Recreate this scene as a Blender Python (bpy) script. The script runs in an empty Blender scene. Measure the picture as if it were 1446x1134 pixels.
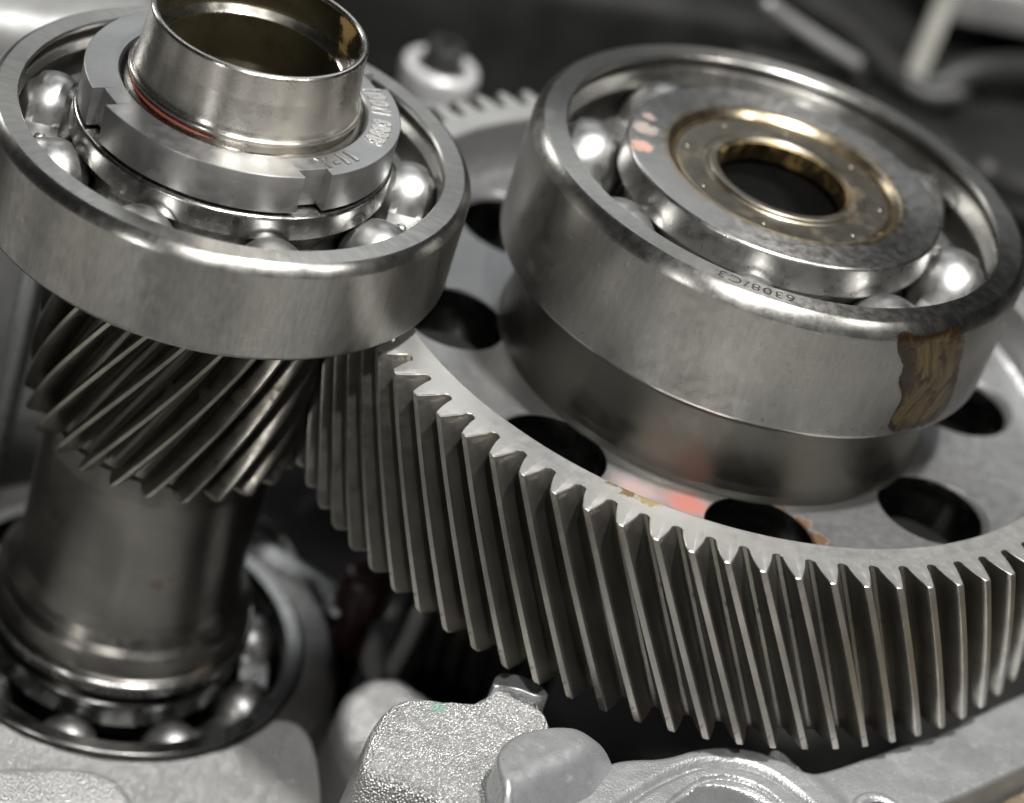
import bpy, bmesh, math, random
from mathutils import Vector, Matrix, noise
random.seed(7)
S = 0.001                      # everything below is written in millimetres
PI = math.pi
scene = bpy.context.scene
C = scene.collection

# ------------------------------------------------------------------ camera
cd = bpy.data.cameras.new('camera'); cam = bpy.data.objects.new('camera', cd); C.objects.link(cam)
RX = Vector((0.95025401, -0.15761775, 0.26865211)); UX = Vector((-0.12262196, 0.60355707, 0.7878342))
BX = Vector((-0.28632353, -0.78158525, 0.55420513))
CP = Vector((-162.66359436, -350.8116159, 196.18512267))
m3 = Matrix((RX, UX, BX)).transposed()
cam.matrix_world = Matrix.Translation(CP * S) @ m3.to_4x4()
cd.sensor_width = 36.0; cd.sensor_fit = 'HORIZONTAL'; cd.lens = 86.94
cd.clip_start = 0.01; cd.clip_end = 50
cd.dof.use_dof = True; cd.dof.focus_distance = 0.394; cd.dof.aperture_fstop = 9.0; cd.dof.aperture_blades = 7
scene.camera = cam

# ------------------------------------------------------------------ world, lamps, exposure
w = bpy.data.worlds.new('World'); scene.world = w; w.use_nodes = True
w.node_tree.nodes['Background'].inputs[0].default_value = (0.85, 0.9, 1.0, 1)
w.node_tree.nodes['Background'].inputs[1].default_value = 0.012
def area(name, pos, target, size, power, col=(1, 1, 1), size_y=None):
    l = bpy.data.lights.new(name, 'AREA'); l.energy = power; l.color = col
    l.shape = 'RECTANGLE' if size_y else 'DISK'; l.size = size * S
    if size_y: l.size_y = size_y * S
    o = bpy.data.objects.new(name, l); C.objects.link(o)
    o.location = Vector(pos) * S
    o.rotation_euler = (Vector(target) - Vector(pos)).to_track_quat('-Z', 'Y').to_euler()
    return o
area('work_lamp', (35, -125, 560), (-30, -10, -30), 45, 5.4, (1.0, 0.985, 0.96))
area('camera_side_lamp', (-150, -330, 480), (-30, -10, -30), 30, 2.1, (1.0, 0.98, 0.95))
area('hand_lamp', (240, -220, 430), (-40, -10, -20), 26, 0.7, (1.0, 0.97, 0.93))
area('low_left_lamp', (-360, -330, 60), (-70, 0, -90), 40, 0.24, (1.0, 0.98, 0.95))
area('rear_fill_lamp', (60, 640, 520), (-20, 20, -40), 380, 0.55, (0.95, 0.98, 1.0), 200)  # unseen soft lamp added as fill, for reflections on the metal
area('rear_lamp', (-330, 420, 240), (-20, 0, -30), 70, 0.5, (1.0, 0.98, 0.95))
scene.view_settings.view_transform = 'Standard'; scene.view_settings.look = 'None'
scene.view_settings.exposure = 0.12; scene.view_settings.gamma = 1.0
try:
    scene.cycles.use_denoising = True; scene.cycles.max_bounces = 8
    scene.cycles.sample_clamp_indirect = 6.0
except Exception: pass

# ------------------------------------------------------------------ materials
class NT:
    def __init__(s, name):
        s.m = bpy.data.materials.new(name); s.m.use_nodes = True; s.t = s.m.node_tree
        s.b = s.t.nodes['Principled BSDF']
        tc = s.n('ShaderNodeTexCoord'); v = s.n('ShaderNodeVectorMath'); v.operation = 'SCALE'
        v.inputs[3].default_value = 1000.0
        s.l(tc.outputs['Object'], v.inputs[0]); s.P = v.outputs[0]
    def n(s, k): return s.t.nodes.new(k)
    def l(s, a, b): s.t.links.new(a, b)
    def math(s, op, a, b=None, c=None):
        n = s.n('ShaderNodeMath'); n.operation = op
        for i, x in enumerate((a, b, c)):
            if x is None: continue
            if isinstance(x, (int, float)): n.inputs[i].default_value = x
            else: s.l(x, n.inputs[i])
        return n.outputs[0]
    def vmul(s, v, t):
        n = s.n('ShaderNodeVectorMath'); n.operation = 'MULTIPLY'; s.l(v, n.inputs[0]); n.inputs[1].default_value = t
        return n.outputs[0]
    def noise(s, vec, scale, detail=4, rough=0.55, w=None):
        n = s.n('ShaderNodeTexNoise')
        if w is not None: n.noise_dimensions = '4D'; s.l(w, n.inputs['W'])
        s.l(vec, n.inputs['Vector']); n.inputs['Scale'].default_value = scale
        n.inputs['Detail'].default_value = detail; n.inputs['Roughness'].default_value = rough
        return n.outputs['Fac']
    def ramp(s, f, lo, hi, a=0.0, b=1.0):
        n = s.n('ShaderNodeMapRange'); n.interpolation_type = 'SMOOTHSTEP'
        s.l(f, n.inputs[0])
        for i, x in zip((1, 2, 3, 4), (lo, hi, a, b)): n.inputs[i].default_value = x
        return n.outputs[0]
    def mix(s, f, a, b):
        n = s.n('ShaderNodeMix'); n.data_type = 'RGBA'
        if isinstance(f, (int, float)): n.inputs[0].default_value = f
        else: s.l(f, n.inputs[0])
        for i, x in ((6, a), (7, b)):
            if isinstance(x, tuple): n.inputs[i].default_value = (*x, 1)
            else: s.l(x, n.inputs[i])
        return n.outputs[2]
    def mixf(s, f, a, b):
        n = s.n('ShaderNodeMix'); n.data_type = 'FLOAT'
        s.l(f, n.inputs[0])
        for i, x in ((2, a), (3, b)):
            if isinstance(x, (int, float)): n.inputs[i].default_value = x
            else: s.l(x, n.inputs[i])
        return n.outputs[0]
    def cyl(s):
        sx = s.n('ShaderNodeSeparateXYZ'); s.l(s.P, sx.inputs[0])
        x, y, z = sx.outputs
        r = s.math('SQRT', s.math('ADD', s.math('MULTIPLY', x, x), s.math('MULTIPLY', y, y)))
        r1 = s.math('MAXIMUM', r, 0.01)
        return s.math('DIVIDE', x, r1), s.math('DIVIDE', y, r1), r, z
    def comb(s, x, y, z):
        n = s.n('ShaderNodeCombineXYZ')
        for i, v in enumerate((x, y, z)):
            if isinstance(v, (int, float)): n.inputs[i].default_value = v
            else: s.l(v, n.inputs[i])
        return n.outputs[0]

def metal(name, col, rough, metallic=1.0, var=0.15, rvar=0.06, stain=None, grain=None, grain_h=0.004, grain_c=0.12,
          iso=None, pits=0.0, blobs=(), spec_noise=True, coat=0.0, scr=0.0, sand=None, amber=None, aniso=0.0, dirt=()):
    """stain=(colour, low, high, scale); iso=(height_mm, scale); blobs=((centre), radius, colour, roughness, strength)"""
    t = NT(name); b = t.b
    base = t.noise(t.P, 0.06, 4, 0.5)
    c = t.mix(t.ramp(base, 0.3, 0.72), tuple(x * (1 - var) for x in col), tuple(min(1, x * (1 + var)) for x in col))
    rn = t.noise(t.P, 0.5, 6, 0.7)
    r = t.ramp(rn, 0.3, 0.7, max(0.05, rough - rvar), rough + rvar)
    h = None
    if grain:
        cx, cy, rr, z = t.cyl()
        if grain == 'turn':
            v = t.comb(t.math('MULTIPLY', cx, 1.2), t.math('MULTIPLY', cy, 1.2), t.math('MULTIPLY', z, 5.0)); wv = t.math('MULTIPLY', rr, 5.0)
        elif grain == 'axial':
            v = t.comb(t.math('MULTIPLY', cx, 45.0), t.math('MULTIPLY', cy, 45.0), t.math('MULTIPLY', z, 0.12)); wv = t.math('MULTIPLY', rr, 0.3)
        else:
            v = t.comb(t.math('MULTIPLY', cx, 55.0), t.math('MULTIPLY', cy, 55.0), t.math('MULTIPLY', z, 0.3)); wv = t.math('MULTIPLY', rr, 0.22)
        g = t.noise(v, 1.0, 5, 0.7, wv)
        c = t.mix(t.ramp(g, 0.35, 0.65), t.mix(grain_c, c, (0.05, 0.05, 0.05)), c)
        h = t.math('MULTIPLY', g, grain_h)
    if iso:
        gi = t.noise(t.P, iso[1], 4, 0.6); hi = t.math('MULTIPLY', gi, iso[0])
        h = hi if h is None else t.math('ADD', h, hi)
    if amber:
        ax_, ay_, ar_, az_ = t.cyl()
        af = t.math('MULTIPLY', t.ramp(t.math('ADD', ar_, t.math('MULTIPLY', t.math('SUBTRACT', t.noise(t.P, 0.5, 4), 0.5), 1.6)), amber[1], amber[0]), amber[3])
        c = t.mix(af, c, amber[2])
    if sand:
        vo = t.n('ShaderNodeTexVoronoi'); vo.feature = 'F1'; t.l(t.P, vo.inputs['Vector']); vo.inputs['Scale'].default_value = sand[1]
        hv = t.math('MULTIPLY', vo.outputs['Distance'], -sand[0]); h = hv if h is None else t.math('ADD', h, hv)
    if scr:
        mp = t.n('ShaderNodeMapping'); t.l(t.P, mp.inputs[0]); mp.inputs['Rotation'].default_value = (0, 0, 0.6); mp.inputs['Scale'].default_value = (0.16, 3.2, 1.0)
        gs = t.noise(mp.outputs[0], 1.0, 3, 0.6); sc = t.ramp(gs, 0.6, 0.72)
        mp2 = t.n('ShaderNodeMapping'); t.l(t.P, mp2.inputs[0]); mp2.inputs['Rotation'].default_value = (0, 0, 1.9); mp2.inputs['Scale'].default_value = (0.12, 3.6, 1.0)
        gs2 = t.noise(mp2.outputs[0], 1.0, 3, 0.6); sc = t.math('MAXIMUM', sc, t.ramp(gs2, 0.62, 0.74))
        r = t.mixf(t.math('MULTIPLY', sc, scr), r, rough * 0.6)
        c = t.mix(t.math('MULTIPLY', sc, scr * 0.5), c, (0.75, 0.75, 0.73))
        hs = t.math('MULTIPLY', sc, -0.006 * scr); h = hs if h is None else t.math('ADD', h, hs)
    mt = None
    if stain:
        sn = t.noise(t.P, stain[3], 5, 0.6); sf = t.ramp(sn, stain[1], stain[2])
        c = t.mix(sf, c, stain[0]); r = t.mixf(sf, r, 0.5)
        mt = t.mixf(sf, metallic, metallic * 0.6)
    if pits:
        vo = t.n('ShaderNodeTexVoronoi'); t.l(t.P, vo.inputs['Vector']); vo.inputs['Scale'].default_value = 0.7
        pm = t.ramp(t.noise(t.P, 0.12, 3), 0.5, 0.68)
        pf = t.math('MULTIPLY', t.ramp(vo.outputs['Distance'], 0.16, 0.06), t.math('MULTIPLY', pm, pits))
        c = t.mix(pf, c, (0.03, 0.025, 0.02))
    if dirt:
        dn_ = t.noise(t.P, 1.0, 8, 0.75); tot = None
        for (ce, ra, st) in dirt:
            d = t.n('ShaderNodeVectorMath'); d.operation = 'DISTANCE'; t.l(t.P, d.inputs[0]); d.inputs[1].default_value = ce
            q = t.math('MULTIPLY', t.ramp(d.outputs['Value'], ra * 1.9, 0.0), st); tot = q if tot is None else t.math('ADD', tot, q)
        f = t.math('MULTIPLY', t.ramp(t.math('ADD', dn_, t.math('MULTIPLY', tot, 0.30)), 0.58, 0.68), t.math('MINIMUM', t.math('MULTIPLY', tot, 3.0), 0.8))
        c = t.mix(f, c, (0.16, 0.14, 0.10)); r = t.mixf(f, r, 0.55)
    for (ce, ra, bc, br, st) in blobs:
        d = t.n('ShaderNodeVectorMath'); d.operation = 'DISTANCE'; t.l(t.P, d.inputs[0]); d.inputs[1].default_value = ce
        lo_ = 0.6 if ra < 4 else 0.25
        dn = t.math('ADD', d.outputs['Value'], t.math('MULTIPLY', t.math('SUBTRACT', t.noise(t.P, 1.6 / max(ra, .5), 5, 0.65), 0.5), ra * (2.0 if ra < 4 else 0.8)))
        f = t.math('MULTIPLY', t.ramp(dn, ra * 1.05, ra * lo_), st)
        c = t.mix(f, c, bc); r = t.mixf(f, r, br)
        mt = t.mixf(f, metallic if mt is None else mt, 0.0)
    t.l(c, b.inputs['Base Color']); t.l(r, b.inputs['Roughness'])
    if name == 'oily_dark_casting': b.inputs['Specular IOR Level'].default_value = 0.15
    if mt is None: b.inputs['Metallic'].default_value = metallic
    else: t.l(mt, b.inputs['Metallic'])
    if aniso:
        tg = t.n('ShaderNodeTangent'); tg.direction_type = 'RADIAL'; tg.axis = 'Z'; t.l(tg.outputs[0], b.inputs['Tangent'])
        b.inputs['Anisotropic'].default_value = aniso; b.inputs['Anisotropic Rotation'].default_value = 0.25
    if coat: b.inputs['Coat Weight'].default_value = coat; b.inputs['Coat Roughness'].default_value = 0.12
    if h is not None:
        bp = t.n('ShaderNodeBump'); bp.inputs['Strength'].default_value = 1.0; bp.inputs['Distance'].default_value = S
        t.l(h, bp.inputs['Height']); t.l(bp.outputs[0], b.inputs['Normal'])
    return t.m

BROWN = (0.16, 0.10, 0.065)
M = {}
M['outer_ring'] = metal('bearing_steel', (0.42, 0.41, 0.385), 0.33, metallic=1.0, rvar=0.05, var=0.08, stain=((0.40, 0.38, 0.33), 0.56, 0.85, 0.05), grain='radial', grain_h=0.004, grain_c=0.14, iso=(0.0015, 1.6), pits=0.22, scr=0.4, aniso=0.75,
    dirt=tuple(((45 * math.cos(math.radians(a)), 45 * math.sin(math.radians(a)), z), r, st) for a, z, r, st in
        ((241, -6.5, 2.0, .12), (254, -8, 2.4, .13), (261, -12, 3.6, .16), (266, -17, 3.0, .14), (276, -20, 3.2, .16), (283, -21, 2.4, .25))))
M['outer_ring_left'] = metal('bearing_steel_ground', (0.44, 0.43, 0.405), 0.32, metallic=1.0, rvar=0.04, var=0.08, stain=((0.44, 0.41, 0.34), 0.56, 0.85, 0.05), grain='radial', grain_h=0.008, grain_c=0.20, iso=(0.001, 1.2), pits=0.1, scr=0.3, aniso=0.75)
M['inner_ring'] = metal('inner_ring_steel', (0.52, 0.51, 0.49), 0.34, grain='turn', grain_h=0.001, grain_c=0.05, iso=(0.001, 2.0), scr=1.0, amber=(21.6, 22.6, (0.42, 0.32, 0.17), 0.7), aniso=0.6,
    blobs=(((-26.2, 1.7, 0), 2.4, (0.62, 0.24, 0.13), 0.6, 0.6), ((-24.2, 8.0, 0), 2.4, (0.55, 0.34, 0.24), 0.6, 0.4), ((-22.6, 12.4, 0), 1.4, (0.6, 0.3, 0.2), 0.6, 0.35)))
M['inner_plain'] = metal('inner_ring_polished', (0.55, 0.54, 0.52), 0.24, aniso=0.6, grain='turn', grain_h=0.0008, grain_c=0.06)
M['bore'] = metal('oiled_bore_steel', (0.36, 0.27, 0.13), 0.34, var=0.2, stain=((0.25, 0.15, 0.05), 0.5, 0.7, 0.25), grain='turn', grain_h=0.004)
M['cage'] = metal('cage_steel', (0.42, 0.42, 0.41), 0.42, iso=(0.01, 0.9), var=0.1)
M['ball'] = metal('ball_steel', (0.46, 0.46, 0.45), 0.34, rvar=0.04, var=0.05)
M['nut'] = metal('nut_steel', (0.42, 0.42, 0.415), 0.38, aniso=0.6, metallic=0.95, iso=(0.006, 1.5), grain='turn', grain_h=0.003, grain_c=0.06, scr=0.4)
M['tube'] = metal('sleeve_steel', (0.57, 0.55, 0.51), 0.27, rvar=0.03, var=0.06, aniso=0.8, stain=((0.46, 0.41, 0.32), 0.5, 0.9, 0.04), grain='turn', grain_h=0.0004, grain_c=0.04)
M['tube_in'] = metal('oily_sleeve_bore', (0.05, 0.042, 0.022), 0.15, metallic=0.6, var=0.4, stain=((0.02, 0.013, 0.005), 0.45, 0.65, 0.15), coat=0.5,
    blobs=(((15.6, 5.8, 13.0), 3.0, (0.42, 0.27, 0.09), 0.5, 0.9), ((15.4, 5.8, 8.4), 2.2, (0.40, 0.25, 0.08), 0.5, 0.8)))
M['seal'] = metal('red_sealant', (0.34, 0.10, 0.07), 0.35, metallic=0.3)
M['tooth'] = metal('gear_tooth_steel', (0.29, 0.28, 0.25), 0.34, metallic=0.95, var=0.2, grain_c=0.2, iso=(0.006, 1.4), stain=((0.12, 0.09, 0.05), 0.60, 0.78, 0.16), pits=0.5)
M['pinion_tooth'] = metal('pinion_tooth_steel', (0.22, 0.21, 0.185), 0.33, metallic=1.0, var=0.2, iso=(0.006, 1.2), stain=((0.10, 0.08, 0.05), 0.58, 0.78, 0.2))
M['web'] = metal('forged_web_steel', (0.42, 0.42, 0.42), 0.36, metallic=0.85, grain='turn', grain_h=0.002, grain_c=0.05, var=0.08, iso=(0.010, 0.8),
    blobs=(((-14.6, -43.4, -39.0), 6.2, (0.40, 0.095, 0.06), 0.5, 0.8), ((-23.5, -41.5, -39.5), 6.5, (0.46, 0.27, 0.24), 0.5, 0.6),
           ((5.6, -44.6, -38.2), 2.2, (0.10, 0.045, 0.008), 0.25, 0.9), ((2.4, -40.8, -38.3), 2.0, (0.13, 0.07, 0.02), 0.25, 0.8), ((7.2, -49.0, -38.0), 2.3, (0.09, 0.035, 0.006), 0.25, 0.9),
           ((-31.5, -57.0, -26.3), 2.3, (0.26, 0.17, 0.05), 0.25, 0.9), ((-29.0, -59.0, -26.3), 2.0, (0.33, 0.24, 0.08), 0.25, 0.85), ((-34.0, -55.6, -26.3), 1.2, (0.2, 0.12, 0.04), 0.25, 0.9)))
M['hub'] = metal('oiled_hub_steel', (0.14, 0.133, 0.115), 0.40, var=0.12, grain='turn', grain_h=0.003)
M['drilled'] = metal('shaded_drilled_bore', (0.16, 0.16, 0.155), 0.22, grain='turn', grain_h=0.004)  # drilled finish; the shade inside the holes is put into its dark colour
M['rim_face'] = metal('turned_rim_face', (0.50, 0.495, 0.475), 0.40, metallic=0.8, var=0.10, iso=(0.006, 1.0), stain=((0.30, 0.27, 0.21), 0.58, 0.8, 0.14), scr=0.4,
    blobs=(((-31.5, -57.0, -26.3), 2.3, (0.09, 0.05, 0.010), 0.25, 0.95), ((-28.6, -59.0, -26.3), 2.2, (0.17, 0.12, 0.035), 0.25, 0.9), ((-34.2, -55.4, -26.3), 1.3, (0.07, 0.04, 0.008), 0.25, 0.9)))
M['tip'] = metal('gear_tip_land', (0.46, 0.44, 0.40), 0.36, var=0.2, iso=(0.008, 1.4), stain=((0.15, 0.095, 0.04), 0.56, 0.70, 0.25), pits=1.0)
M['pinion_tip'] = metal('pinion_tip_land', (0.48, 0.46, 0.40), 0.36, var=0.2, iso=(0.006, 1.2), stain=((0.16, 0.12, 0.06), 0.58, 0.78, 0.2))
M['shaft'] = metal('shaft_steel', (0.24, 0.23, 0.21), 0.34, aniso=0.7, var=0.2, grain='turn', grain_h=0.004, iso=(0.006, 0.5), stain=((0.18, 0.14, 0.10), 0.6, 0.8, 0.08), blobs=(((1.7, -20.5, -86.9), 1.6, (0.10, 0.05, 0.035), 0.5, 0.6), ((4.7, -20.1, -85.6), 1.5, (0.10, 0.06, 0.045), 0.5, 0.5)))
M['spacer'] = metal('spacer_steel', (0.27, 0.245, 0.20), 0.36, rvar=0.04, var=0.10, stain=((0.22, 0.155, 0.07), 0.50, 0.80, 0.12), grain='turn', grain_h=0.004, coat=0.3, pits=0.1)
M['cast'] = metal('cast_aluminium', (0.40, 0.40, 0.395), 0.42, metallic=0.55, var=0.10, iso=(0.05, 0.5), sand=(0.28, 2.2), stain=((0.30, 0.30, 0.29), 0.62, 0.85, 0.18))
M['cast_sand'] = metal('sandcast_aluminium', (0.56, 0.56, 0.55), 0.34, metallic=0.6, var=0.08, iso=(0.10, 0.4), sand=(0.55, 2.3),
    blobs=(((-53.5, -66.5, -67), 1.6, (0.10, 0.30, 0.20), 0.5, 0.6),))
M['rail'] = metal('flange_aluminium', (0.34, 0.345, 0.35), 0.38, metallic=0.6, var=0.12, iso=(0.03, 0.9), sand=(0.07, 2.4), stain=((0.27, 0.27, 0.265), 0.52, 0.75, 0.3), scr=0.3)
M['cast_smooth'] = metal('machined_aluminium', (0.44, 0.45, 0.46), 0.30, metallic=0.7, var=0.06, iso=(0.012, 0.9), stain=((0.38, 0.38, 0.375), 0.58, 0.8, 0.35), scr=0.4)
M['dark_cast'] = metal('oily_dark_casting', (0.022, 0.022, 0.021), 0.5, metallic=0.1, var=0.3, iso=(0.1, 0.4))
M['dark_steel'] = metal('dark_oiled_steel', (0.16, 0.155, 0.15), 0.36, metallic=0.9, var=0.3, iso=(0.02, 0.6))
M['gasket'] = metal('brown_gasket_residue', (0.11, 0.085, 0.05), 0.7, metallic=0.1, var=0.5, iso=(0.5, 0.8), stain=((0.28, 0.26, 0.2), 0.55, 0.7, 0.5))
M['lever'] = metal('oily_black_lever', (0.04, 0.04, 0.039), 0.5, metallic=0.4, var=0.2, iso=(0.02, 0.6))
M['grey_cast'] = metal('dull_grey_casting', (0.30, 0.30, 0.295), 0.5, metallic=0.5, var=0.2, iso=(0.1, 0.5))
M['boss'] = metal('bright_boss_casting', (0.60, 0.60, 0.60), 0.34, metallic=0.35, var=0.15)
M['zinc'] = metal('zinc_plated_steel', (0.62, 0.61, 0.56), 0.45, metallic=0.3, var=0.15)
M['red_plastic'] = metal('dark_red_plastic', (0.018, 0.003, 0.003), 0.4, metallic=0.0)
M['ink'] = metal('stamped_mark', (0.12, 0.12, 0.115), 0.5)
M['bright_mark'] = metal('raised_stamp_edge', (0.72, 0.71, 0.68), 0.3)
def bench_mat():
    t = NT('patchy_bench'); n1 = t.noise(t.P, 0.007, 3, 0.5)
    c = t.mix(t.ramp(n1, 0.40, 0.58), (0.06, 0.058, 0.055), (0.50, 0.49, 0.47))  # pale and dark patches added to brighten and streak the ring reflections
    t.l(c, t.b.inputs['Base Color']); t.b.inputs['Roughness'].default_value = 0.6
    return t.m
M['bench'] = bench_mat()

def grease_mat():
    t = NT('dried_brown_grease'); b = t.b
    at = t.n('ShaderNodeAttribute'); at.attribute_name = 'smear'; sp = t.n('ShaderNodeSeparateXYZ'); t.l(at.outputs['Vector'], sp.inputs[0])
    across, edge = sp.outputs[0], sp.outputs[1]
    s = t.noise(t.comb(t.math('MULTIPLY', across, 1.0), t.math('MULTIPLY', sp.outputs[2], 0.10), 0.0), 0.9, 5, 0.6); k = t.noise(t.P, 0.28, 6, 0.6)
    c = t.mix(t.ramp(s, 0.30, 0.70), (0.030, 0.018, 0.006), (0.085, 0.062, 0.024))
    kk = t.math('MULTIPLY', t.math('SUBTRACT', k, 0.5), 1.0)
    side = t.ramp(t.math('ADD', sp.outputs[0], t.math('MULTIPLY', kk, 9.0)), 0.5, -2.5)
    dk = t.math('MAXIMUM', t.ramp(k, 0.53, 0.63), t.math('MAXIMUM', side, t.ramp(t.math('ADD', edge, t.math('MULTIPLY', kk, 1.0)), 0.72, 0.92)))
    c = t.mix(t.math('MULTIPLY', dk, 0.92), c, (0.012, 0.006, 0.002))
    t.l(c, b.inputs['Base Color']); b.inputs['Roughness'].default_value = 0.16; b.inputs['Metallic'].default_value = 0.0; b.inputs['Specular IOR Level'].default_value = 0.5
    fine = t.noise(t.P, 0.9, 5, 0.65)
    al = t.ramp(t.math('ADD', edge, t.math('MULTIPLY', t.math('SUBTRACT', fine, 0.5), 0.22)), 1.0, 0.93); t.l(al, b.inputs['Alpha'])
    h = t.math('ADD', t.math('MULTIPLY', s, 0.16), t.math('MULTIPLY', k, 0.30))
    bp = t.n('ShaderNodeBump'); bp.inputs['Distance'].default_value = S; bp.inputs['Strength'].default_value = 1.0
    t.l(h, bp.inputs['Height']); t.l(bp.outputs[0], b.inputs['Normal'])
    return t.m
M['grease'] = grease_mat()

# ------------------------------------------------------------------ mesh helpers
def mesh(name, verts, faces, mat, smooth=True, sharp=32, extra=(), index=None):
    me = bpy.data.meshes.new(name)
    me.from_pydata([(x * S, y * S, z * S) for x, y, z in verts], [], faces)
    me.materials.append(mat)
    for e in extra: me.materials.append(e)
    if index: me.polygons.foreach_set('material_index', index)
    me.validate()
    bm = bmesh.new(); bm.from_mesh(me); bmesh.ops.recalc_face_normals(bm, faces=bm.faces); bm.to_mesh(me); bm.free()
    if smooth:
        me.shade_smooth()
        me.set_sharp_from_angle(angle=math.radians(sharp))
    return me
def put(name, me, parent=None, loc=(0, 0, 0), rz=0.0):
    o = bpy.data.objects.new(name, me); C.objects.link(o)
    if parent: o.parent = parent
    o.location = Vector(loc) * S; o.rotation_euler = (0, 0, rz)
    return o
def thing(name, label, cat, loc=(0, 0, 0), rz=0.0, group=None):
    o = bpy.data.objects.new(name, None); C.objects.link(o); o.empty_display_size = 0.01
    o.location = Vector(loc) * S; o.rotation_euler = (0, 0, rz)
    o['label'] = label; o['category'] = cat
    if group: o['group'] = group
    return o
def tag(o, label, cat, group=None):
    o['label'] = label; o['category'] = cat
    if group: o['group'] = group
    return o
def supported(prof, closed):
    out = []; m = len(prof)
    for i in range(m):
        a = prof[i]; out.append(a)
        if i == m - 1 and not closed: break
        b = prof[(i + 1) % m]; L = math.dist(a, b)
        if L > 0.9:
            e = min(0.12, L * .1) / L
            out += [(a[0] + (b[0] - a[0]) * e, a[1] + (b[1] - a[1]) * e), (b[0] + (a[0] - b[0]) * e, b[1] + (a[1] - b[1]) * e)]
    return out
def lathe_data(prof, n=240, closed=True, sup=True):
    if sup: prof = supported(prof, closed)
    k = len(prof); V = []; F = []
    for i in range(n):
        a = 2 * PI * i / n; c, s = math.cos(a), math.sin(a)
        V += [(r * c, r * s, z) for r, z in prof]
    for i in range(n):
        j = (i + 1) % n
        for q in range(k if closed else k - 1):
            p = (q + 1) % k
            F.append((i * k + q, i * k + p, j * k + p, j * k + q))
    return V, F
def lathe(name, prof, mat, parent=None, loc=(0, 0, 0), n=240, closed=True, sharp=32):
    V, F = lathe_data(prof, n, closed)
    return put(name, mesh(name, V, F, mat, True, sharp), parent, loc)
def arc(cr, cz, rr, rz, a0, a1, n=6):
    return [(cr + rr * math.cos(math.radians(a0 + (a1 - a0) * i / n)), cz + rz * math.sin(math.radians(a0 + (a1 - a0) * i / n))) for i in range(n + 1)]
def chaikin(p, it=2, closed=True):
    for _ in range(it):
        q = []; n = len(p)
        for i in range(n if closed else n - 1):
            a, b = p[i], p[(i + 1) % n]
            q += [tuple(a[k] * .75 + b[k] * .25 for k in range(len(a))), tuple(a[k] * .25 + b[k] * .75 for k in range(len(a)))]
        p = q if closed else [p[0]] + q + [p[-1]]
    return p
def box_data(x0, x1, y0, y1, z0, z1):
    V = [(x, y, z) for x in (x0, x1) for y in (y0, y1) for z in (z0, z1)]
    return V, [(0, 1, 3, 2), (4, 6, 7, 5), (0, 4, 5, 1), (2, 3, 7, 6), (0, 2, 6, 4), (1, 5, 7, 3)]
def bevelled(name, V, F, mat, parent=None, bev=1.5, seg=4, loc=(0, 0, 0), rot=None):
    me = bpy.data.meshes.new(name); me.from_pydata([(x * S, y * S, z * S) for x, y, z in V], [], F); me.materials.append(mat)
    bm = bmesh.new(); bm.from_mesh(me); bmesh.ops.recalc_face_normals(bm, faces=bm.faces)
    bmesh.ops.bevel(bm, geom=list(bm.edges), offset=bev * S, segments=seg, profile=0.5, affect='EDGES')
    bm.to_mesh(me); bm.free(); me.shade_smooth(); me.set_sharp_from_angle(angle=math.radians(35))
    o = put(name, me, parent, loc)
    if rot: o.rotation_euler = rot
    return o
def tube_path(name, pts, rad, mat, parent=None, n=14, flat=1.0, loc=(0, 0, 0)):
    """round (or flattened) bar swept along a smoothed path with round ends"""
    P = [Vector(q) for q in chaikin([tuple(q) for q in pts], 2, False)]
    V = []; F = []; L = len(P); rings = []
    for i in range(L):
        d = (P[min(i + 1, L - 1)] - P[max(i - 1, 0)]).normalized()
        u = d.cross(Vector((0, 0, 1))); u = u.normalized() if u.length > 1e-4 else Vector((1, 0, 0)); v = u.cross(d)
        rr = rad(i / (L - 1)) if callable(rad) else rad
        rings.append((P[i], d, u, v, rr))
    st = []
    p, d, u, v, rr = rings[0]
    for a in (80, 55, 25): st.append((p - d * rr * math.sin(math.radians(a)), u, v, rr * math.cos(math.radians(a))))
    st += [(p, u, v, rr) for p, d, u, v, rr in rings]
    p, d, u, v, rr = rings[-1]
    for a in (25, 55, 80): st.append((p + d * rr * math.sin(math.radians(a)), u, v, rr * math.cos(math.radians(a))))
    for p, u, v, rr in st:
        for k in range(n):
            a = 2 * PI * k / n; q = p + u * rr * math.cos(a) + v * rr * flat * math.sin(a); V.append(tuple(q))
    m = len(st)
    for i in range(m - 1):
        for k in range(n): F.append((i * n + k, i * n + (k + 1) % n, (i + 1) * n + (k + 1) % n, (i + 1) * n + k))
    F.append(tuple(range(n))); F.append(tuple((m - 1) * n + k for k in range(n)))
    return put(name, mesh(name, V, F, mat), parent, loc)
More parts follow.
